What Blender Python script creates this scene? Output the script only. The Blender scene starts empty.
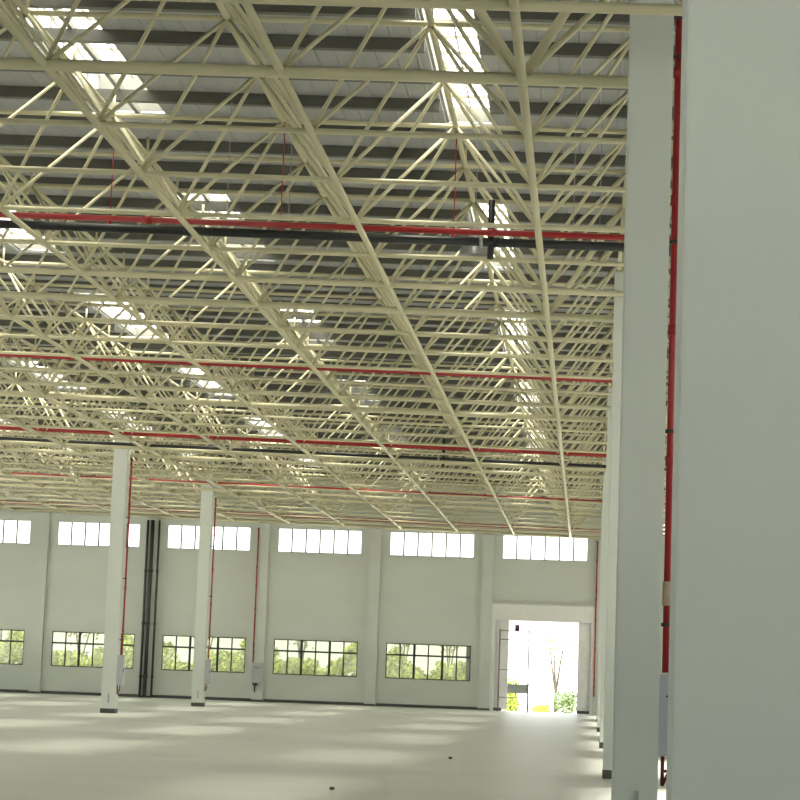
import bpy, bmesh, math, random
from mathutils import Vector, Matrix
random.seed(7)
C = bpy.context.scene.collection
D = bpy.data
PI = math.pi

# ------------------------------------------------------------------ camera (solved from the vanishing points)
FPX, YAW, PITCH, ROLL = 2189.23, 0.0883, 0.1222, 0.0362
EYE = Vector((0.0, 0.0, 1.982))
_f = Vector((-math.sin(YAW) * math.cos(PITCH), math.cos(YAW) * math.cos(PITCH), math.sin(PITCH)))
_r = Vector((math.cos(YAW), math.sin(YAW), 0))
_u = _r.cross(_f)
RIGHT = _r * math.cos(ROLL) + _u * math.sin(ROLL)
UP = -_r * math.sin(ROLL) + _u * math.cos(ROLL)
FWD = _f
cam_data = D.cameras.new('camera')
cam_data.sensor_width = 36.0
cam_data.lens = FPX * 36.0 / 800.0
cam_data.clip_start, cam_data.clip_end = 0.1, 2000
cam = D.objects.new('camera', cam_data)
C.objects.link(cam)
m = Matrix((RIGHT, UP, -FWD)).transposed().to_4x4()
m.translation = EYE
cam.matrix_world = m
bpy.context.scene.camera = cam


def project(p):
    d = Vector(p) - EYE
    w = d.dot(FWD)
    if w < 0.5:
        return None
    return 400 + FPX * d.dot(RIGHT) / w, 400 - FPX * d.dot(UP) / w, w


# ------------------------------------------------------------------ materials
def nodes(name):
    mt = D.materials.new(name)
    mt.use_nodes = True
    nt = mt.node_tree
    nt.nodes.clear()
    out = nt.nodes.new('ShaderNodeOutputMaterial')
    return mt, nt, out


def paint(name, col, rough=0.55, metal=0.0, var=0.06, scale=3.0, bump=0.0, spec=0.4, stretch=(1, 1, 1)):
    mt, nt, out = nodes(name)
    b = nt.nodes.new('ShaderNodeBsdfPrincipled')
    b.inputs['Roughness'].default_value = rough
    b.inputs['Metallic'].default_value = metal
    b.inputs['Specular IOR Level'].default_value = spec
    tc = nt.nodes.new('ShaderNodeTexCoord')
    mp = nt.nodes.new('ShaderNodeMapping')
    mp.inputs['Scale'].default_value = stretch
    nz = nt.nodes.new('ShaderNodeTexNoise')
    nz.inputs['Scale'].default_value = scale
    nz.inputs['Detail'].default_value = 5
    rp = nt.nodes.new('ShaderNodeValToRGB')
    rp.color_ramp.elements[0].position = 0.3
    rp.color_ramp.elements[1].position = 0.7
    rp.color_ramp.elements[0].color = tuple(c * (1 - var) for c in col) + (1,)
    rp.color_ramp.elements[1].color = tuple(min(1, c * (1 + var)) for c in col) + (1,)
    L = nt.links.new
    L(tc.outputs['Object'], mp.inputs[0])
    L(mp.outputs[0], nz.inputs[0])
    L(nz.outputs[0], rp.inputs[0])
    L(rp.outputs[0], b.inputs['Base Color'])
    if bump:
        bp = nt.nodes.new('ShaderNodeBump')
        bp.inputs['Strength'].default_value = bump
        bp.inputs['Distance'].default_value = 0.02
        L(nz.outputs[0], bp.inputs['Height'])
        L(bp.outputs[0], b.inputs['Normal'])
    L(b.outputs[0], out.inputs[0])
    return mt


def deck_material():
    mt, nt, out = nodes('ribbed_steel_deck')
    L = nt.links.new
    b = nt.nodes.new('ShaderNodeBsdfPrincipled')
    b.inputs['Roughness'].default_value = 0.5
    b.inputs['Specular IOR Level'].default_value = 0.3
    tc = nt.nodes.new('ShaderNodeTexCoord')
    sx = nt.nodes.new('ShaderNodeSeparateXYZ')
    L(tc.outputs['Object'], sx.inputs[0])
    fr = nt.nodes.new('ShaderNodeMath'); fr.operation = 'MULTIPLY'; fr.inputs[1].default_value = 1 / 0.33
    L(sx.outputs[0], fr.inputs[0])
    f2 = nt.nodes.new('ShaderNodeMath'); f2.operation = 'FRACT'
    L(fr.outputs[0], f2.inputs[0])
    rp = nt.nodes.new('ShaderNodeValToRGB')
    e = rp.color_ramp.elements
    e[0].position, e[0].color = 0.0, (1, 1, 1, 1)
    e[1].position, e[1].color = 0.10, (0, 0, 0, 1)
    a = e.new(0.90); a.color = (0, 0, 0, 1)
    a = e.new(1.0); a.color = (1, 1, 1, 1)
    L(f2.outputs[0], rp.inputs[0])
    bp = nt.nodes.new('ShaderNodeBump')
    bp.inputs['Strength'].default_value = 0.45
    bp.inputs['Distance'].default_value = 0.04
    L(rp.outputs[0], bp.inputs['Height'])
    L(bp.outputs[0], b.inputs['Normal'])
    nz = nt.nodes.new('ShaderNodeTexNoise')
    nz.inputs['Scale'].default_value = 0.8
    L(tc.outputs['Object'], nz.inputs[0])
    r2 = nt.nodes.new('ShaderNodeValToRGB')
    r2.color_ramp.elements[0].color = (0.37, 0.38, 0.385, 1)
    r2.color_ramp.elements[1].color = (0.43, 0.44, 0.445, 1)
    L(nz.outputs[0], r2.inputs[0])
    L(r2.outputs[0], b.inputs['Base Color'])
    L(b.outputs[0], out.inputs[0])
    return mt


def glass(name, tint, dust, dustcol, gloss=0.06):
    """thin pane: see-through tint, a dusty translucent film and a weak reflection"""
    mt, nt, out = nodes(name)
    L = nt.links.new
    t = nt.nodes.new('ShaderNodeBsdfTransparent')
    t.inputs[0].default_value = tint + (1,)
    tr = nt.nodes.new('ShaderNodeBsdfTranslucent')
    tr.inputs[0].default_value = dustcol + (1,)
    g = nt.nodes.new('ShaderNodeBsdfGlossy')
    g.inputs['Roughness'].default_value = 0.08
    nz = nt.nodes.new('ShaderNodeTexNoise')
    nz.inputs['Scale'].default_value = 1.3
    nz.inputs['Detail'].default_value = 6
    tc = nt.nodes.new('ShaderNodeTexCoord')
    L(tc.outputs['Object'], nz.inputs[0])
    rg = nt.nodes.new('ShaderNodeMapRange')
    rg.inputs['To Min'].default_value = dust * 0.6
    rg.inputs['To Max'].default_value = dust * 1.4
    L(nz.outputs[0], rg.inputs['Value'])
    m1 = nt.nodes.new('ShaderNodeMixShader')
    L(rg.outputs[0], m1.inputs[0])
    L(t.outputs[0], m1.inputs[1])
    L(tr.outputs[0], m1.inputs[2])
    m2 = nt.nodes.new('ShaderNodeMixShader')
    m2.inputs[0].default_value = gloss
    L(m1.outputs[0], m2.inputs[1])
    L(g.outputs[0], m2.inputs[2])
    L(m2.outputs[0], out.inputs[0])
    return mt


M = {
    'cream': paint('cream_steel_paint', (0.58, 0.545, 0.365), 0.42, var=0.03),
    'wall': paint('white_wall_paint', (0.61, 0.64, 0.585), 0.75, var=0.025, scale=0.35, stretch=(1, 1, 3)),
    'column': paint('grey_white_column_paint', (0.68, 0.715, 0.665), 0.7, var=0.02, scale=0.9),
    'skirt': paint('dark_grey_skirting', (0.075, 0.08, 0.072), 0.6),
    'floor': paint('polished_concrete', (0.545, 0.555, 0.495), 0.38, var=0.05, scale=0.25, spec=0.35, stretch=(1, 2.2, 1)),
    'deck': deck_material(),
    'purlin': paint('galvanised_purlin', (0.125, 0.126, 0.112), 0.5, metal=0.0),
    'lantern': paint('lantern_steel', (0.30, 0.30, 0.27), 0.5),
    'red': paint('red_pipe_paint', (0.36, 0.024, 0.026), 0.4),
    'dark_red': paint('dark_red_bracket_paint', (0.16, 0.025, 0.02), 0.5),
    'black': paint('black_plastic_pipe', (0.018, 0.02, 0.021), 0.4),
    'downpipe': paint('dark_downpipe', (0.055, 0.062, 0.055), 0.5),
    'clamp': paint('dark_clamp', (0.05, 0.035, 0.03), 0.5),
    'brass': paint('beige_valve', (0.50, 0.40, 0.26), 0.4),
    'steel': paint('grey_steel', (0.38, 0.38, 0.37), 0.4, metal=0.5),
    'cabinet': paint('pale_blue_grey_cabinet', (0.48, 0.49, 0.52), 0.45),
    'winframe': paint('dark_window_frame', (0.035, 0.042, 0.03), 0.5),
    'upframe': paint('grey_window_frame', (0.13, 0.14, 0.12), 0.5),
    'portal': paint('white_door_surround', (0.80, 0.80, 0.76), 0.7, var=0.02),
    'leaf_door': paint('pale_grey_door_leaf', (0.80, 0.80, 0.78), 0.5),
    'rust': paint('scaffold_steel', (0.20, 0.15, 0.13), 0.6),
    'purple': paint('dark_purple_sign', (0.07, 0.03, 0.06), 0.5),
    'ground': paint('pale_concrete_yard', (0.62, 0.61, 0.56), 0.9, scale=0.3),
    'grass': paint('green_undergrowth', (0.25, 0.30, 0.045), 0.7, var=0.35, scale=0.7),
    'bush': paint('green_bush_leaves', (0.13, 0.19, 0.075), 0.7, var=0.35, scale=1.5),
    'crown': paint('tree_leaves', (0.16, 0.20, 0.055), 0.7, var=0.3, scale=1.5),
    'trunk': paint('tree_bark', (0.07, 0.055, 0.04), 0.9, var=0.2, scale=4),
    'fence': paint('dark_fence_paint', (0.022, 0.026, 0.022), 0.6),
    'stone': paint('dark_crumb', (0.07, 0.06, 0.05), 0.9),
    'pane_low': glass('dusty_window_glass', (0.55, 0.56, 0.48), 0.08, (0.5, 0.5, 0.45)),
    'pane_up': glass('clear_window_glass', (0.85, 0.86, 0.84), 0.10, (0.8, 0.8, 0.78)),
    'pane_sky': glass('rooflight_glazing', (0.78, 0.78, 0.75), 0.42, (0.85, 0.84, 0.78), 0.03),
}


# ------------------------------------------------------------------ mesh helpers
class MB:
    def __init__(s):
        s.v, s.f = [], []

    def quadbox(s, p8):
        n = len(s.v)
        s.v += [tuple(p) for p in p8]
        for q in ((0, 3, 2, 1), (4, 5, 6, 7), (0, 1, 5, 4), (1, 2, 6, 5), (2, 3, 7, 6), (3, 0, 4, 7)):
            s.f.append(tuple(n + i for i in q))
        return s

    def box(s, x0, x1, y0, y1, z0, z1):
        return s.quadbox([(x0, y0, z0), (x1, y0, z0), (x1, y1, z0), (x0, y1, z0),
                          (x0, y0, z1), (x1, y0, z1), (x1, y1, z1), (x0, y1, z1)])

    def tube(s, a, b, r, n=8, r2=None):
        a, b = Vector(a), Vector(b)
        r2 = r if r2 is None else r2
        d = (b - a).normalized()
        ref = Vector((0, 0, 1)) if abs(d.z) < 0.9 else Vector((1, 0, 0))
        u = d.cross(ref).normalized()
        w = d.cross(u)
        k = len(s.v)
        for p, rr in ((a, r), (b, r2)):
            for i in range(n):
                t = 2 * PI * i / n
                s.v.append(tuple(p + (u * math.cos(t) + w * math.sin(t)) * rr))
        for i in range(n):
            j = (i + 1) % n
            s.f.append((k + i, k + j, k + n + j, k + n + i))
        s.f.append(tuple(k + n - 1 - i for i in range(n)))
        s.f.append(tuple(k + n + i for i in range(n)))
        return s

    def path(s, pts, r, n=8):
        for a, b in zip(pts, pts[1:]):
            s.tube(a, b, r, n)
        return s

    def ball(s, c, r, n=8, m=5):
        k = len(s.v)
        c = Vector(c)
        s.v.append(tuple(c + Vector((0, 0, -r))))
        for i in range(1, m):
            t = PI * i / m
            for j in range(n):
                a = 2 * PI * j / n
                s.v.append(tuple(c + Vector((math.sin(t) * math.cos(a), math.sin(t) * math.sin(a), -math.cos(t))) * r))
        s.v.append(tuple(c + Vector((0, 0, r))))
        top = len(s.v) - 1
        for j in range(n):
            j2 = (j + 1) % n
            s.f.append((k, k + 1 + j2, k + 1 + j))
            for i in range(m - 2):
                q = k + 1 + i * n
                s.f.append((q + j, q + j2, q + n + j2, q + n + j))
            q = k + 1 + (m - 2) * n
            s.f.append((q + j, q + j2, top))
        return s

    def build(s, name, mat, parent=None, smooth=False, origin=None):
        me = D.meshes.new(name)
        me.from_pydata(s.v, [], s.f)
        me.materials.append(mat)
        if smooth:
            for p in me.polygons:
                p.use_smooth = len(p.vertices) == 4
        o = D.objects.new(name, me)
        C.objects.link(o)
        if origin is not None:
            me.transform(Matrix.Translation(-Vector(origin)))
            o.location = origin
        if parent is not None:
            o.parent = parent
            o.matrix_parent_inverse = parent.matrix_basis.inverted()
        return o


def tag(o, label=None, cat=None, group=None, kind=None):
    if label: o['label'] = label
    if cat: o['category'] = cat
    if group: o['group'] = group
    if kind: o['kind'] = kind
    return o


def thing(name, loc, label, cat, group=None, kind=None):
    o = D.objects.new(name, None)
    o.empty_display_size = 0.2
    C.objects.link(o)
    o.location = loc
    return tag(o, label, cat, group, kind)


def copy_tree(o, loc, parent=None):
    c = o.copy()
    C.objects.link(c)
    if parent is None:
        c.location = loc
    else:
        c.parent = parent
    for ch in list(o.children):
        copy_tree(ch, None, c)
    return c


def slab_with_holes(lo, hi, holes, put):
    """lo,hi: rectangle (a,b); holes: (a0,a1,b0,b1); put(a0,a1,b0,b1) adds one solid cell"""
    A = sorted({lo[0], hi[0], *[h[0] for h in holes], *[h[1] for h in holes]})
    B = sorted({lo[1], hi[1], *[h[2] for h in holes], *[h[3] for h in holes]})
    A = [a for a in A if lo[0] <= a <= hi[0]]
    B = [b for b in B if lo[1] <= b <= hi[1]]
    for a0, a1 in zip(A, A[1:]):
        run = None
        for b0, b1 in zip(B, B[1:]):
            ca, cb = (a0 + a1) / 2, (b0 + b1) / 2
            hole = any(h[0] < ca < h[1] and h[2] < cb < h[3] for h in holes)
            if hole:
                if run: put(a0, a1, *run)
                run = None
            else:
                run = (run[0], b1) if run else (b0, b1)
        if run: put(a0, a1, *run)


# ------------------------------------------------------------------ dimensions (metres)
WALL_Y = 116.07
X_L, X_R, Y_B = -38.0, 18.7, -24.0
SLOPE = -0.0186
HB, HT = 7.246 + 1.982, 9.2653 + 1.982            # grid levels at x = 0
def zb(x): return HB + SLOPE * x
def zt(x): return HT + SLOPE * x
def zdeck(x): return HT + 0.56 + SLOPE * x
BAY = [-29.29 + 6 * i for i in range(-1, 8)]       # pilaster centres on the far wall
WX = [-28.54 + 6 * j for j in range(-1, 5)]        # left edges of the windows

# ------------------------------------------------------------------ floor, ground, walls
tag(MB().box(X_L, X_R, Y_B, WALL_Y + 0.3, -0.25, 0).build('floor', M['floor']),
    'pale smooth concrete floor of the empty hall', 'floor', kind='structure')
tag(MB().box(-260, 220, -200, 420, -0.6, -0.26).build('ground', M['ground']),
    'pale bright yard outside the far doorway', 'ground', kind='structure')

DOOR = (-4.78, 0.24, 0.0, 4.73)
UP_Z, LO_Z = (7.956, 9.234), (1.47, 3.335)
holes = [(x, x + 4.5, *UP_Z) for x in WX] + [(x, x + 4.5, *LO_Z) for x in WX[:5]] + [DOOR]
w = MB()
slab_with_holes((X_L, 0.0), (X_R, 12.6), holes, lambda a, b, c, d: w.box(a, b, WALL_Y, WALL_Y + 0.24, c, d))
wall = w.build('wall_far', M['wall'])
tag(wall, 'white far end wall with two rows of windows', 'wall', kind='structure')
PIL = ['at the left edge of the photo, outside it', 'left of the nearer left column', 'behind the three black downpipes', 'carrying the wall cabinet and riser',
       'between the fourth and fifth lower windows', 'just left of the far doorway', 'at the right end, behind the column row']
for n_, x in enumerate(x for x in BAY if X_L + 0.5 < x < 3):
    tag(MB().box(x - 0.3, x + 0.3, WALL_Y - 0.26, WALL_Y, 0, zb(x) - 0.12).build('trim_%d' % (n_ + 1), M['wall']),
        'white wall pilaster ' + PIL[n_], 'pilaster', 'wall pilasters', 'structure')
for i in range(len(BAY) - 1):
    x0, x1 = BAY[i] + 0.3, BAY[i + 1] - 0.3
    if x0 < X_L: continue
    if i != 5 and i < len(BAY) - 2:
        MB().box(x0, x1, WALL_Y - 0.035, WALL_Y, 3.40, 4.42).build('lintel_beam', M['wall'], wall)
    MB().box(x0, x1, WALL_Y - 0.05, WALL_Y, 9.32, 9.62).build('ring_beam', M['wall'], wall)

def side_wall(name, x0, x1, label):
    w = MB()
    hl = [(y, y + 4.5, zz[0], zz[1]) for y in [Y_B + 4 + 6 * i for i in range(22)] for zz in (UP_Z, LO_Z)]
    slab_with_holes((Y_B, 0.0), (WALL_Y, 12.6), hl, lambda a, b, c, d: w.box(x0, x1, a, b, c, d))
    tag(w.build(name, M['wall']), label, 'wall', kind='structure')
side_wall('wall_left', X_L - 0.24, X_L, 'white side wall beyond the left edge of the photo')
side_wall('wall_right', X_R, X_R + 0.24, 'white side wall hidden behind the row of columns')
w = MB()
slab_with_holes((X_L, 0.0), (X_R, 12.6), [(X_L + 3 + 6 * i, X_L + 7.5 + 6 * i, zz[0], zz[1]) for i in range(9) for zz in (UP_Z, LO_Z)],
                lambda a, b, c, d: w.box(a, b, Y_B - 0.24, Y_B, c, d))
tag(w.build('wall_back', M['wall']), 'white wall with window openings behind the camera', 'wall', kind='structure')

def skirting(name, x0, x1, label):
    b = MB()
    e = [x0]
    for x in BAY:
        if x0 < x - 0.3 and x + 0.3 < x1: e += [x - 0.32, x + 0.32]
    e.append(x1)
    for i in range(0, len(e), 2):
        b.box(e[i], e[i + 1], WALL_Y - 0.06, WALL_Y, 0, 0.15)
    for i in range(1, len(e) - 1, 2):
        b.box(e[i], e[i + 1], WALL_Y - 0.30, WALL_Y - 0.26, 0, 0.10)
    tag(b.build(name, M['skirt']), label, 'baseboard', kind='structure')
skirting('baseboard_far', X_L, -4.35, 'dark grey skirting strip along the foot of the far wall')
skirting('baseboard_right', -0.42, 0.40, 'short dark skirting strip at the right of the far doorway')

# ------------------------------------------------------------------ far wall windows
ORD = ['leftmost', 'second', 'third', 'fourth', 'fifth', 'sixth']
wn = 0
def far_window(x, z0, z1, upper, label, group):
    global wn
    wn += 1
    t = thing('window_%d' % wn, (x + 2.25, WALL_Y + 0.08, z0), label, 'window', group, 'structure')
    y0, y1 = WALL_Y + 0.06, WALL_Y + 0.12
    f = MB()
    e = 0.03 if upper else 0.05
    f.box(x, x + 4.5, y0, y1, z0, z0 + e).box(x, x + 4.5, y0, y1, z1 - e, z1)
    f.box(x, x + e, y0, y1, z0 + e, z1 - e).box(x + 4.5 - e, x + 4.5, y0, y1, z0 + e, z1 - e)
    f.build('frame', M['upframe' if upper else 'winframe'], t)
    for i in range(1, 6):
        h = (0.035 if upper else (0.06 if i % 2 == 0 else 0.032))
        c = x + 0.75 * i
        MB().box(c - h, c + h, y0, y1, z0 + e, z1 - e).build('mullion', M['upframe' if upper else 'winframe'], t)
    if not upper:
        zz = z0 + (z1 - z0) * 0.67
        MB().box(x + e, x + 4.5 - e, y0 - 0.01, y1 + 0.01, zz - 0.045, zz + 0.045).build('transom', M['winframe'], t)
    MB().box(x + e, x + 4.5 - e, y0 + 0.025, y0 + 0.033, z0 + e, z1 - e).build('pane', M['pane_up' if upper else 'pane_low'], t)
for i, x in enumerate(WX):
    far_window(x, *UP_Z, True, {0: 'upper white window cut by the left edge of the photo', 1: 'upper window behind the nearer left column',
        2: 'upper window behind the second left column', 3: 'upper window to the right of the thin wall riser',
        4: 'upper window next to the one over the doorway', 5: 'upper window directly above the open doorway'}[i], 'upper windows of the far wall')
for i, x in enumerate(WX[:5]):
    far_window(x, *LO_Z, False, {0: 'lower dark-framed window cut by the left edge of the photo', 1: 'lower dark-framed window behind the nearer left column',
        2: 'lower dark-framed window behind the second left column', 3: 'lower dark-framed window to the right of the wall-mounted cabinet',
        4: 'lower dark-framed window nearest the open doorway'}[i], 'lower windows of the far wall')

# ------------------------------------------------------------------ doorway
dr = thing('door_1', (-2.27, WALL_Y, 0), 'tall open doorway with white surround in the far wall', 'door', kind='structure')
s = MB()
s.box(-5.07, -4.78, WALL_Y - 0.20, WALL_Y + 0.24, 0, 5.60).box(0.24, 0.40, WALL_Y - 0.20, WALL_Y + 0.24, 0, 5.60)
s.box(-4.78, 0.24, WALL_Y - 0.20, WALL_Y + 0.24, 4.73, 5.60)
s.build('surround', M['portal'], dr)
MB().box(-5.12, 0.40, WALL_Y - 0.24, WALL_Y - 0.20, 5.56, 5.66).build('canopy_edge', M['wall'], dr)
for a, b in ((-6.3, -4.08), (-0.42, 1.8)):
    lf = MB().box(a, b, WALL_Y + 0.27, WALL_Y + 0.36, 0.03, 4.95).build('door_leaf', M['leaf_door'], dr)
    for k in range(3):
        z = 0.25 + k * 1.5
        MB().box(a + 0.1, b - 0.1, WALL_Y + 0.255, WALL_Y + 0.27, z, z + 1.25).build('raised_panel', M['leaf_door'], lf)

# ------------------------------------------------------------------ ceiling deck with rooflights
STRIPS = [(-32.5, -31.2), (-26.5, -25.2), (-20.5, -19.2), (-14.5, -13.2), (-9.3, -7.95), (-2.78, -1.9), (4.0, 5.0), (10.0, 11.0)]
SEGS = [(2.0 + 14.32 * n, 10.35 + 14.32 * n) for n in range(2, 8)]
sk = [(a, b, c, d) for a, b in STRIPS for c, d in SEGS]
d_ = MB()
def deckcell(a, b, c, d):
    T = 0.06
    d_.quadbox([(a, c, zdeck(a)), (b, c, zdeck(b)), (b, d, zdeck(b)), (a, d, zdeck(a)),
                (a, c, zdeck(a) + T), (b, c, zdeck(b) + T), (b, d, zdeck(b) + T), (a, d, zdeck(a) + T)])
slab_with_holes((X_L, Y_B), (X_R, WALL_Y), sk, deckcell)
ceil = tag(d_.build('ceiling', M['deck']), 'grey ribbed steel roof deck above the space frame', 'ceiling', kind='structure')
y = 31.65 - 1.84 * 6
while y < WALL_Y - 0.5:
    p = MB()
    cuts, xa = [], X_L
    inside = any(c_ - .15 < y < d_2 + .15 for c_, d_2 in SEGS)
    for si_, (a_, b_) in enumerate(STRIPS):
        if inside and si_ != 4:
            cuts.append((xa, a_)); xa = b_
    cuts.append((xa, X_R))
    for x0, x1 in cuts:
        h = 0.20
        p.quadbox([(x0, y - .035, zdeck(x0) - h), (x1, y - .035, zdeck(x1) - h), (x1, y + .035, zdeck(x1) - h), (x0, y + .035, zdeck(x0) - h),
                   (x0, y - .035, zdeck(x0) - .002), (x1, y - .035, zdeck(x1) - .002), (x1, y + .035, zdeck(x1) - .002), (x0, y + .035, zdeck(x0) - .002)])
        p.quadbox([(x0, y + .035, zdeck(x0) - h), (x1, y + .035, zdeck(x1) - h), (x1, y + .11, zdeck(x1) - h), (x0, y + .11, zdeck(x0) - h),
                   (x0, y + .035, zdeck(x0) - h + .02), (x1, y + .035, zdeck(x1) - h + .02), (x1, y + .11, zdeck(x1) - h + .02), (x0, y + .11, zdeck(x0) - h + .02)])
    p.build('purlin', M['purlin'], ceil)
    y += 1.84

def rooflight(a, b, c, d, label):
    """raised glazed lantern over one opening: curb, side lights, top glazing with bars"""
    global wn
    wn += 1
    z0 = zdeck((a + b) / 2)
    t = thing('window_%d' % wn, ((a + b) / 2, (c + d) / 2, z0), label, 'rooflight', 'rooflights in the roof deck', 'structure')
    H = 0.75 if a == STRIPS[4][0] else 0.34
    fr = MB()
    za, zbb = zdeck(a), zdeck(b)
    for x, zz in ((a, za), (b - 0.05, zbb)):
        fr.box(x, x + 0.05, c, d, zz + 0.061, zz + 0.18)
        fr.box(x, x + 0.05, c, d, zz + H - 0.05, zz + H)
    for yy in (c, d - 0.05):
        fr.box(a + .05, b - .05, yy, yy + 0.05, z0 + 0.08, z0 + H)
    n = max(4, round((d - c) / 0.92))
    for i in range(n + 1):
        yy = c + (d - c - 0.04) * i / n
        for x, zz in ((a, za), (b - 0.05, zbb)):
            fr.box(x, x + 0.05, yy, yy + 0.04, zz + 0.18, zz + H - 0.05)
        fr.box(a + .05, b - .05, yy, yy + 0.04, z0 + H - 0.06, z0 + H - 0.01)
    mid = (a + b) / 2
    if a == STRIPS[4][0]:
        fr.box(a + 0.78, a + 0.86, c + .05, d - .05, z0 + 0.0, z0 + 0.10)
    fr.box(mid - 0.012, mid + 0.012, c + .05, d - .05, z0 + H - 0.05, z0 + H - 0.01)
    fr.build('frame', M['lantern'], t)
    MB().box(a - 0.03, b + 0.03, c - 0.03, d + 0.03, z0 + H + 0.02, z0 + H + 0.03).build('top_glazing', M['pane_sky'], t)
    MB().box(a + 0.02, a + 0.026, c, d, za + 0.18, za + H - 0.05).box(b - 0.03, b - 0.024, c, d, zbb + 0.18, zbb + H - 0.05).build('side_glazing', M['pane_sky'], t)
DEP = ['nearest', 'second', 'third', 'fourth', 'fifth', 'farthest']
SNAME = {0: 'sixth strip from the column row', 1: 'fifth strip from the column row', 2: 'fourth strip from the column row', 3: 'third strip from the column row',
         4: 'second strip from the column row', 5: 'strip running beside the column row', 6: 'hidden strip right of the column row', 7: 'hidden strip at the far right'}
for si, (a, b) in enumerate(STRIPS):
    for gi, (c, d) in enumerate(SEGS):
        q = project(((a + b) / 2, d, zdeck(a)))
        if si > 5 or q is None or q[0] < -5 or q[1] < -20:
            continue
        rooflight(a, b, c, d, '%s bright glazed rooflight in the %s' % (DEP[gi], SNAME[si]))

# ------------------------------------------------------------------ space frame
XC, Y0, MOD = -0.9655, 23.3037, 3.0
J0, J1, K0, K1 = -11, 5, -1, 31
def nx(j): return XC + MOD * j
def ny(k): return min(Y0 + MOD * k, WALL_Y - 0.12) if k < 31 else WALL_Y - 0.12
frame = thing('space_frame', (-16, 70, HB), 'cream tubular steel space frame carrying the whole roof', 'roof frame')
jmid = (J0 + J1) // 2
for k in range(K0, K1 + 1):
    q = k % 6
    r = 0.075 if q == 1 else 0.062 if q == 0 else 0.042
    a, b = nx(J0), nx(J1)
    MB().tube((a, ny(k), zb(a)), (b, ny(k), zb(b)), r, 10).build('bottom_chord', M['cream'], frame, True)
for j in range(J0, J1 + 1):
    near = j % 6 in (0, 1)
    MB().tube((nx(j), ny(K0), zb(nx(j))), (nx(j), ny(K1), zb(nx(j))), 0.06 if near else 0.052, 10).build('bottom_chord', M['cream'], frame, True)
def tx(j): return XC + MOD * (j + 0.5)
def ty(k): return Y0 + MOD * (k + 0.5)
for k in range(K0, K1):
    a, b = tx(J0), tx(J1 - 1)
    MB().tube((a, ty(k), zt(a)), (b, ty(k), zt(b)), 0.05 if k % 6 in (0, 1) else 0.042, 10).build('top_chord', M['cream'], frame, True)
for j in range(J0, J1):
    MB().tube((tx(j), ty(K0), zt(tx(j))), (tx(j), ty(K1 - 1), zt(tx(j))), 0.05, 10).build('top_chord', M['cream'], frame, True)

def seen(a, b, r):
    """rough picture area of a tube, in px: only the part inside the frame and left of the near columns"""
    n, tot = 8, 0.0
    pts = [project(Vector(a).lerp(Vector(b), i / n)) for i in range(n + 1)]
    for p, q in zip(pts, pts[1:]):
        if p and q and 0 <= p[0] < 622 and 0 <= p[1] < 800:
            tot += math.hypot(p[0] - q[0], p[1] - q[1]) * 2 * r * FPX / p[2]
    return tot
diag, balls, posts = [], [], []
for j in range(J0, J1 + 1):
    for k in range(K0, K1 + 1):
        B = Vector((nx(j), ny(k), zb(nx(j))))
        br = 0.085 if (j % 6 in (0, 1) and k % 6 == 1) else 0.072
        balls.append((seen(B + Vector((0, 0, -br)), B + Vector((0, 0, br)), br), B, br))
        for dj in (-1, 0):
            for dk in (-1, 0):
                if J0 <= j + dj < J1 and K0 <= k + dk < K1:
                    T = Vector((tx(j + dj), ty(k + dk), zt(tx(j + dj))))
                    thick = j % 6 in (0, 1) and k % 6 == 1
                    r = (0.062 if dk == -1 else 0.045) if thick else 0.031
                    diag.append((seen(B, T, r), B, T, r))
for j in range(J0, J1):
    for k in range(K0, K1):
        T = Vector((tx(j), ty(k), zt(tx(j))))
        balls.append((seen(T + Vector((0, 0, -.065)), T + Vector((0, 0, .065)), .065), T, .065))
        P = T + Vector((0, 0, 0.36))
        posts.append((seen(T, P, .028), T, P, .028))
for lst, name, rest in ((diag, 'web_strut', 'distant_web_struts'), (posts, 'purlin_post', 'distant_purlin_posts')):
    lst.sort(key=lambda e: -e[0])
    for s_, a, b, r in lst[:100]:
        MB().tube(a, b, r, 10).build(name, M['cream'], frame, True)
    g = MB()
    for s_, a, b, r in lst[100:]:
        g.tube(a, b, r, 6)
    tag(g.build(rest, M['cream'], frame, True), kind='stuff')
balls.sort(key=lambda e: -e[0])
for s_, p, r in balls[:100]:
    MB().ball(p, r, 10, 6).build('node_ball', M['cream'], frame, True)
g = MB()
for s_, p, r in balls[100:]:
    g.ball(p, r, 6, 4)
tag(g.build('distant_node_balls', M['cream'], frame, True), kind='stuff')

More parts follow.
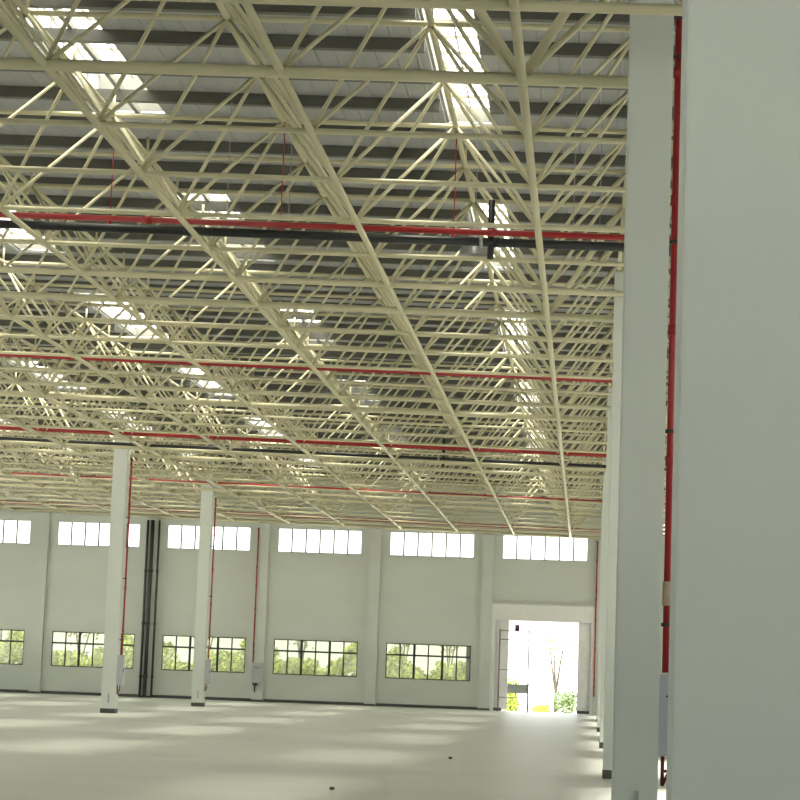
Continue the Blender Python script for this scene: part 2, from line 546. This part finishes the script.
# ------------------------------------------------------------------ columns
CW = 0.26
PX, LX = 0.595, -17.25
CY = [7.80 + 18.008 * i for i in range(7)]
def column(x, y, label, cw=CW, socket=True, bev=0.018):
    t = thing('concrete_column', (x, y, 0), label, 'column', 'square concrete columns', 'thing')
    top = zb(x) + 0.85
    b = bmesh.new()
    bmesh.ops.create_cube(b, size=1)
    for v in b.verts:
        v.co = Vector((v.co.x * 2 * cw, v.co.y * 2 * cw, (v.co.z + 0.5) * top))
    bmesh.ops.bevel(b, geom=[e for e in b.edges if abs(e.verts[0].co.z - e.verts[1].co.z) > 1], offset=bev, segments=2, affect='EDGES')
    me = D.meshes.new('shaft'); b.to_mesh(me); b.free()
    me.materials.append(M['column'])
    o = D.objects.new('shaft', me); C.objects.link(o); o.parent = t
    s = MB(); e = cw + 0.008
    s.box(-e, e, -e, -cw, 0, .17).box(-e, e, cw, e, 0, .17).box(-e, -cw, -cw, cw, 0, .17).box(cw, e, -cw, cw, 0, .17)
    o = s.build('base_band', M['skirt']); o.parent = t
    if socket:
        o = MB().box(0.0, 0.045, -cw - 0.05, -cw, 0.38, 0.70).build('conduit_box', M['steel']); o.parent = t
    o = MB().box(-0.2, 0.2, -0.2, 0.2, top, top + 0.05).build('bearing_plate', M['cream']); o.parent = t
    # bearing struts of the frame on this column head
    for s_ in (-1, 1):
        near = min(range(K0, K1), key=lambda k: abs(ty(k) - (y + s_ * 1.3)))
        txx = tx(min(range(J0, J1), key=lambda j: abs(tx(j) - x)))
        MB().tube((x, y + s_ * 0.12, top + 0.06), (txx, ty(near), zt(txx)), 0.05, 8).build('bearing_strut', M['cream'], frame, True)
    return t
column(0.30 + CW, CY[0] , 'huge pale concrete column filling the right edge of the photo', socket=False, bev=0.005)
column(PX, CY[1], 'tall pale column beside the red riser, second of the right row')
column(PX + .05, CY[2], 'right-row column just behind the second one, its dark foot showing', socket=False)
column(PX + .10, CY[3], 'fourth column of the right row, a thin sliver behind the third', socket=False)
column(PX + .13, CY[4], 'fifth column of the right row, a sliver behind the fourth', socket=False)
column(PX + .20, CY[5], 'last freestanding column of the right row before the far wall', socket=False)
column(LX - 0.12, CY[4] + 0.05, 'nearer of the two freestanding columns in the left row')
column(LX, CY[5] + 0.05, 'farther of the two freestanding columns in the left row')

# ------------------------------------------------------------------ fire risers and cabinets
def riser(x, y, z0, z1, label, fit=True, r=0.04, back=None):
    t = thing('fire_riser', (x, y, z0), label, 'pipe', 'red vertical fire risers')
    MB().tube((x, y, z0), (x, y, z1), r, 12).build('pipe', M['red'], t, True)
    z = z0 + 0.9
    while z < z1 - 0.3:
        MB().tube((x, y, z - .06), (x, y, z + .06), r * 1.3, 12).build('coupling', M['red'], t, True)
        z += 1.55
    z = z0 + 0.55
    while z < z1 - 0.2:
        c = MB().tube((x, y, z - .022), (x, y, z + .022), r * 1.45, 12)
        c.box(x - r * 0.5, x + r * .5, y - 0.012, y + .012, z - .02, z + .02)
        if back == 'wall':
            c.box(x - .012, x + .012, y, WALL_Y - 0.255, z - .018, z + .018)
        else:
            c.box(x - back, x, y - .012, y + .012, z - .018, z + .018)
        c.build('clamp', M['clamp'], t)
        z += 2.25
    if fit:
        MB().tube((x, y, 2.82), (x, y, 3.10), r * 1.35, 12).build('valve', M['brass'], t, True)
    MB().path([(x, y, z1 - 0.02), (x - 0.02, y, z1 + 0.03)], r * 1.5, 10).build('elbow', M['clamp'], t, True)
    return t
def cabinet(x0, x1, y0, y1, z0, z1, label, front='x'):
    t = thing('hydrant_cabinet', ((x0 + x1) / 2, (y0 + y1) / 2, z0), label, 'cabinet', 'grey fire hydrant cabinets')
    MB().box(x0, x1, y0, y1, z0, z1).build('body', M['cabinet'], t)
    e = 0.03
    if front == 'x':
        dd = MB().box(x1, x1 + 0.015, y0 + e, y1 - e, z0 + e, z1 - e).build('door', M['cabinet'], t)
        MB().box(x1 + .015, x1 + .04, y0 + .06, y0 + .09, (z0 + z1) / 2 - .07, (z0 + z1) / 2 + .07).build('handle', M['clamp'], dd)
        MB().tube(((x0 + x1) / 2, y0 - 0.015, z1 - 0.25), ((x0 + x1) / 2, y0, z1 - 0.25), 0.013, 8).build('lock', M['clamp'], t)
        xm = x0 + 0.05
        MB().path([(xm, y0 + .05, z0), (xm, y0 + .05, z0 - .34)], 0.022, 8).path([(xm + .08, y0 + .05, z0), (xm + .08, y0 + .05, z0 - .16), (xm, y0 + .05, z0 - .34)], 0.018, 8) \
            .path([(xm, y0 + .05, z0 - .18), (xm + .08, y0 + .05, z0 - .16)], 0.018, 8).build('bracket', M['dark_red'], t, True)
    else:
        dd = MB().box(x0 + e, x1 - e, y0 - 0.015, y0, z0 + e, z1 - e).build('door', M['cabinet'], t)
        MB().box(x0 + .1, x1 - .06, y0 - .03, y0 - .015, z1 - .32, z1 - .20).build('label_plate', M['steel'], dd)
        xm = (x0 + x1) / 2 - 0.1
        MB().box(xm - .12, xm + .12, y0, y1, z0 - 0.12, z0 - .001).tube((xm, y0 + .08, z0 - .12), (xm, y0 + .08, z0 - .5), 0.04, 8).build('bracket', M['clamp'], t)
    return t
ps = PX + CW
riser(ps + 0.062, CY[1] - 0.20, 2.05, zb(1) + 0.62, 'dark red riser between the two nearest columns', back=0.065)
cabinet(ps + .001, ps + 0.17, CY[1] - 0.24, CY[1] + 0.2, 1.10, 2.03, 'blue-grey hydrant cabinet in the gap between the two nearest columns')
ls = LX + CW - 0.12
riser(ls + 0.12, CY[4] + .05, 2.13, 9.32, 'red riser beside the nearer left column', False, 0.034, back=0.125)
cabinet(ls + .001, ls + 0.20, CY[4] - 0.15, CY[4] + 0.27, 1.02, 2.12, 'grey hydrant cabinet on the nearer left column')
ls = LX + CW
riser(ls + 0.12, CY[5] + .05, 2.13, 9.32, 'red riser beside the farther left column', False, 0.034, back=0.125)
cabinet(ls + .001, ls + 0.20, CY[5] - 0.15, CY[5] + 0.27, 1.02, 2.12, 'grey hydrant cabinet on the farther left column')
riser(-17.56, WALL_Y - 0.33, 2.06, 9.15, 'red riser on the far wall above the wall cabinet', False, 0.034, back='wall')
cabinet(-17.58, -17.0, WALL_Y - 0.55, WALL_Y - 0.255, 0.98, 2.05, 'grey hydrant cabinet mounted on the far wall', 'y')
riser(0.46, WALL_Y - 0.33, 0.9, 9.0, 'thin red riser at the right end of the far wall', False, 0.034, back='wall')

# ------------------------------------------------------------------ horizontal services inside the roof frame
PX0, PX1 = -31.5, 8.5
def main_pipe(y, r, label, sprigs, phase=0.0, cut=None):
    x0, x1 = cut or (PX0, PX1)
    dz = 0.2
    t = thing('sprinkler_main', ((x0 + x1) / 2, y, zb((x0 + x1) / 2) + dz), label, 'pipe', 'red sprinkler mains under the roof')
    MB().tube((x0, y, zb(x0) + dz), (x1, y, zb(x1) + dz), r, 12).build('pipe', M['red'], t, True)
    x = x0 + 3
    n = 0
    while x < x1 - 1:
        MB().tube((x - .07, y, zb(x) + dz), (x + .07, y, zb(x) + dz), r * 1.28, 12).build('coupling', M['red'], t, True)
        xx = x + 1.4
        MB().tube((xx, y, zb(xx) + dz + r), (xx, y, zdeck(xx) - .2), 0.008, 6).build('hanger', M['steel'], t)
        x += 6.0
    if sprigs:
        x = -2.45
        while x > x0 + 1:
            sp = MB().tube((x, y, zb(x) + dz + r * .6), (x, y, zb(x) + dz + 1.75), 0.010, 8).tube((x, y, zb(x) + dz - .1), (x, y, zb(x) + dz), 0.03, 8)
            sp.tube((x, y, zb(x) + dz + 1.75), (x, y, zb(x) + dz + 1.82), 0.03, 8, 0.012)
            sp.build('sprig', M['red'], t, True)
            x -= 3.0
main_pipe(36.9, 0.052, 'thick red sprinkler main crossing the upper part of the photo', True, cut=(-10.8, 8.5))
main_pipe(55.2, 0.06, 'red sprinkler main second from the camera', False)
main_pipe(74.2, 0.07, 'red sprinkler main just above the nearer left column head', False)
main_pipe(94.4, 0.08, 'red sprinkler main crossing at the farther left column head', False)
main_pipe(113.4, 0.085, 'red sprinkler main closest to the far wall', False)

def drain(y, r, label, riser_x):
    dz = 0.22
    t = thing('drain_pipe', (-11, y, zb(-11) + dz), label, 'pipe', 'black roof drain pipes')
    MB().tube((PX0, y, zb(PX0) + dz), (PX1, y, zb(PX1) + dz), r, 14).build('pipe', M['black'], t, True)
    for x in [riser_x + 0.1 - 5.5 * i for i in range(-1, 6)]:
        MB().tube((x - .06, y, zb(x) + dz), (x + .06, y, zb(x) + dz), r * 1.16, 14).build('coupling', M['black'], t, True)
        MB().tube((x + 1.8, y, zb(x) + dz + r), (x + 1.8, y, zdeck(x) - .2), 0.008, 6).build('hanger', M['steel'], t)
    x = riser_x
    MB().path([(x, y, zb(x) + dz - 0.30), (x, y, zb(x) + dz + 0.75)], 0.06, 10).build('riser', M['black'], t, True)
    x = riser_x - 0.17
    MB().tube((x - .03, y, zb(x) + dz), (x + .03, y, zb(x) + dz), r * 1.25, 14).build('pipe_band', M['steel'], t, True)
drain(37.85, 0.078, 'black roof drain pipe just under the nearest red main', -1.85)
drain(78.4, 0.06, 'black roof drain pipe passing behind the nearer left column head', -5.3)

# high bay lamp glass dome hanging near the drain riser
t = thing('bay_lamp', (-2.25, 39.9, 9.2), 'pale dome lamp hanging beside the black drain riser', 'lamp')
zc = 9.62
prof = [(0.05, 0.62), (0.09, 0.58), (0.10, 0.40), (0.17, 0.30), (0.26, 0.14), (0.30, 0.0)]
b = MB(); n = 18
for rr, zz in prof:
    for i in range(n):
        a = 2 * PI * i / n
        b.v.append((-2.25 + rr * math.cos(a), 39.9 + rr * math.sin(a), zc + zz))
for i in range(len(prof) - 1):
    for j in range(n):
        b.f.append((i * n + j, i * n + (j + 1) % n, (i + 1) * n + (j + 1) % n, (i + 1) * n + j))
sh = b.build('shade', M['steel'], t, True)
MB().tube((-2.25, 39.9, zc + .6), (-2.25, 39.9, zt(-2.25) + .36), 0.012, 6).build('suspension_rod', M['steel'], t)

# ------------------------------------------------------------------ downpipes on the far wall
for dx, r, lb in ((-23.55, 0.065, 'left thin black downpipe of the three on the far wall'),
                  (-23.29, 0.10, 'thick middle black downpipe of the three on the far wall'),
                  (-22.93, 0.06, 'right thin black downpipe of the three on the far wall')):
    y = WALL_Y - 0.26 - r - 0.03
    t = thing('downpipe', (dx, y, 0), lb, 'pipe', 'black downpipes on the far wall')
    MB().tube((dx, y, 0), (dx, y, 9.42), r, 12).build('pipe', M['downpipe'], t, True)
    for z in (1.1, 3.9, 6.7):
        MB().tube((dx, y, z - .07), (dx, y, z + .07), r * 1.35, 12).build('collar', M['downpipe'], t, True)
    MB().box(dx - .02, dx + .02, y, WALL_Y - 0.255, 5.2, 5.26).build('wall_bracket', M['steel'], t)

# ------------------------------------------------------------------ scaffold, sign and crumbs
t = thing('scaffold_frame', (-3.78, WALL_Y - 0.9, 0), 'thin rusty scaffold frame standing in the far doorway', 'scaffold')
sy0, sy1 = WALL_Y - 1.3, WALL_Y - 0.5
for x in (-4.50, -2.98):
    for y in (sy0, sy1):
        MB().tube((x, y, 0), (x, y, 4.25), 0.024, 8).build('post', M['rust'], t, True)
        MB().box(x - .06, x + .06, y - .06, y + .06, 0, 0.015).build('foot_plate', M['rust'], t)
    for z in (0.72, 2.15, 3.72, 4.18):
        MB().tube((x, sy0, z), (x, sy1, z), 0.018, 6).build('cross_rail', M['rust'], t, True)
for y in (sy0, sy1):
    for z in (0.72, 2.15, 3.72, 4.18):
        MB().tube((-4.50, y, z), (-2.98, y, z), 0.018, 6).build('rung', M['rust'], t, True)
t = thing('hanging_sign', (-3.63, WALL_Y + 0.02, 4.72), 'small dark purple sign hanging from the top of the far doorway', 'sign')
MB().box(-3.76, -3.52, WALL_Y + .0, WALL_Y + .05, 4.15, 4.52).build('board', M['purple'], t)
for x in (-3.72, -3.56):
    MB().tube((x, WALL_Y + .025, 4.52), (x, WALL_Y + .025, 4.73), 0.006, 6).build('cord', M['steel'], t)
for (x, y, lb) in ((-4.04, 35.73, 'dark crumb on the floor near the bottom edge'), (-3.0, 50.15, 'dark crumb lying farther out on the bare floor')):
    b = bmesh.new()
    bmesh.ops.create_icosphere(b, subdivisions=2, radius=0.05)
    for v in b.verts:
        v.co *= random.uniform(.8, 1.15); v.co.z = v.co.z * 0.6 + 0.028
        if v.co.z < 0: v.co.z = 0
    me = D.meshes.new('debris_crumb'); b.to_mesh(me); b.free(); me.materials.append(M['stone'])
    o = D.objects.new('debris_crumb', me); C.objects.link(o); o.location = (x, y, 0)
    tag(o, lb, 'debris')

# ------------------------------------------------------------------ outside planting
def leaf(b, p, s):
    a = Vector((random.gauss(0, 1), random.gauss(0, 1), random.gauss(0, 1))).normalized()
    u = a.orthogonal().normalized()
    w = a.cross(u)
    k = len(b.v)
    for du, dw, da in ((-.5, 0, 0), (0, -.28, .08), (.5, 0, 0), (0, .28, .08)):
        b.v.append(tuple(Vector(p) + (u * du + w * dw + a * da) * s))
    b.f.append((k, k + 1, k + 2, k + 3))
GZ = -0.26
b = MB()
for i in range(24000):
    x = random.uniform(-40, -6.3)
    h = 2.75 + 0.55 * math.sin(x * 0.9) + 0.35 * math.sin(x * 2.3 + 1) + 0.2 * math.sin(x * 5.1)
    y = random.uniform(124, 128.5)
    leaf(b, (x, y, GZ + h * random.random() ** 0.7 + .05), random.uniform(.18, .42))
tag(b.build('undergrowth', M['grass']), 'yellow-green undergrowth outside, seen through the lower windows', 'undergrowth', kind='stuff')

def tree(x, y, h, label, cat='tree', forks=3, leaves=260, spread=1.0, group=None, base=0.10, crown_from=0.42):
    t = thing('slim_tree', (x, y, GZ), label, cat, group)
    tr = MB()
    rnd = random.Random(int(x * 100) + 5)
    tips = []
    top = Vector((x + rnd.uniform(-.2, .2), y, GZ + h))
    fork = Vector((x, y, GZ + h * (0.28 if leaves > 100 else 0.2)))
    tr.tube((x, y, GZ), fork, base, 8, base * .8)
    for i in range(forks):
        ang = 2 * PI * i / forks + rnd.uniform(-.3, .3) + .4
        e = Vector((x + math.cos(ang) * spread * .55, y + math.sin(ang) * spread * .55, GZ + h * rnd.uniform(.86, 1)))
        mid = fork.lerp(e, .5) + Vector((rnd.uniform(-.12, .12), 0, 0))
        tr.tube(fork, mid, base * .6, 7, base * .42).tube(mid, e, base * .42, 6, base * .12)
        for q in range(4):
            s0 = mid.lerp(e, q / 4)
            e2 = s0 + Vector((rnd.uniform(-1, 1) * spread * .45, rnd.uniform(-.5, .5) * spread, rnd.uniform(.25, .7) * h * .13))
            tr.tube(s0, e2, base * .25, 5, base * .08)
            tips += [s0, e2, e2.lerp(s0, .4)]
    tr.build('trunk', M['trunk'], t, True)
    lv = MB()
    for i in range(leaves):
        p = rnd.choice(tips)
        leaf(lv, p + Vector((rnd.gauss(0, .2), rnd.gauss(0, .2), rnd.gauss(0, .2))) * spread, rnd.uniform(.14, .3))
    lv.build('crown', M['crown'], t)
    return t
tree(-1.75, 133, 5.3, 'slim forked tree standing outside the open doorway', forks=3, leaves=90, spread=1.3, base=0.13)
g = 'slim trees outside the lower windows'
for x, y, h, lb in ((-35.2, 131, 6.0, 'slim tree outside the lower window at the left edge'),
                    (-30.9, 133, 6.4, 'slim tree outside, behind the left half of the second lower window'),
                    (-28.0, 130, 5.6, 'slim tree outside, close to the nearer left column foot'),
                    (-22.9, 132, 6.2, 'slim tree outside, left of the farther left column'),
                    (-20.3, 134, 5.8, 'slim tree outside, right of the farther left column'),
                    (-17.0, 131, 6.4, 'slim tree outside, at the left end of the fourth lower window'),
                    (-13.6, 135, 6.0, 'slim tree outside, at the right end of the fourth lower window'),
                    (-10.9, 131, 6.3, 'slim tree outside, at the left end of the fifth lower window'),
                    (-8.2, 133, 5.9, 'slim tree outside, at the middle of the fifth lower window')):
    tree(x, y, h, lb, group=g, leaves=320, spread=1.5)

def shrub(x, y, rx, h, n, label, mat='bush'):
    t = thing('shrub', (x, y, GZ), label, 'shrub', 'shrubs outside the doorway')
    b = MB()
    for i in range(n):
        d = Vector((random.gauss(0, 1), random.gauss(0, 1), random.gauss(0, 1))).normalized() * random.random() ** .45
        leaf(b, (x + d.x * rx, y + d.y * rx, GZ + h * .5 + d.z * h * .5 + 0.06), random.uniform(.10, .24))
    b.build('foliage', M[mat], t)
    s = MB()
    for i in range(5):
        s.tube((x, y, GZ), (x + random.uniform(-.6, .6) * rx, y + random.uniform(-.6, .6) * rx, GZ + h * .6), 0.02, 5, .01)
    s.build('stem', M['trunk'], t)
shrub(-1.0, 122, 0.75, 1.45, 900, 'round green shrub outside at the right of the doorway')
shrub(-2.35, 121, 0.55, 0.55, 500, 'low green shrub outside at the middle of the doorway', 'grass')
shrub(-4.05, 121.5, 0.55, 1.0, 600, 'green shrub outside behind the scaffold frame', 'grass')
shrub(-4.3, 126.5, 0.6, 2.2, 600, 'taller pale shrub outside behind the dark fence', 'grass')
t = thing('yard_fence', (-4.5, 125, GZ), 'low dark fence outside, left side of the far doorway', 'fence')
for x in (-6.0, -4.75, -3.9, -3.2):
    MB().box(x - .04, x + .04, 124.95, 125.05, GZ, 1.42).build('post', M['fence'], t)
for x0, x1 in ((-5.96, -4.79), (-4.71, -3.94), (-3.86, -3.24)):
    MB().box(x0, x1, 124.98, 125.02, 0.86, 1.36).build('panel', M['fence'], t)

# ------------------------------------------------------------------ daylight
sc = bpy.context.scene
world = D.worlds.new('overcast_sky')
sc.world = world
world.use_nodes = True
nt = world.node_tree
bg = nt.nodes['Background']
bg.inputs[0].default_value = (0.97, 1.0, 0.985, 1)
bg.inputs[1].default_value = 1.0
sun = D.lights.new('sun', 'SUN')
sun.energy = 8.5
sun.angle = math.radians(14)
sun.color = (1.0, 0.955, 0.88)
so = D.objects.new('sun', sun)
C.objects.link(so)
so.rotation_euler = Vector((-2.5, 0.4, -10.6)).to_track_quat('-Z', 'Y').to_euler()
sc.view_settings.view_transform = 'Standard'
sc.view_settings.look = 'None'
sc.view_settings.gamma = 1
sc.view_settings.use_curve_mapping = False
sc.view_settings.exposure = 1.95
cy = sc.cycles
cy.use_denoising = True
cy.max_bounces = 10
cy.diffuse_bounces = 6
cy.glossy_bounces = 3
cy.transparent_max_bounces = 16
cy.sample_clamp_indirect = 6
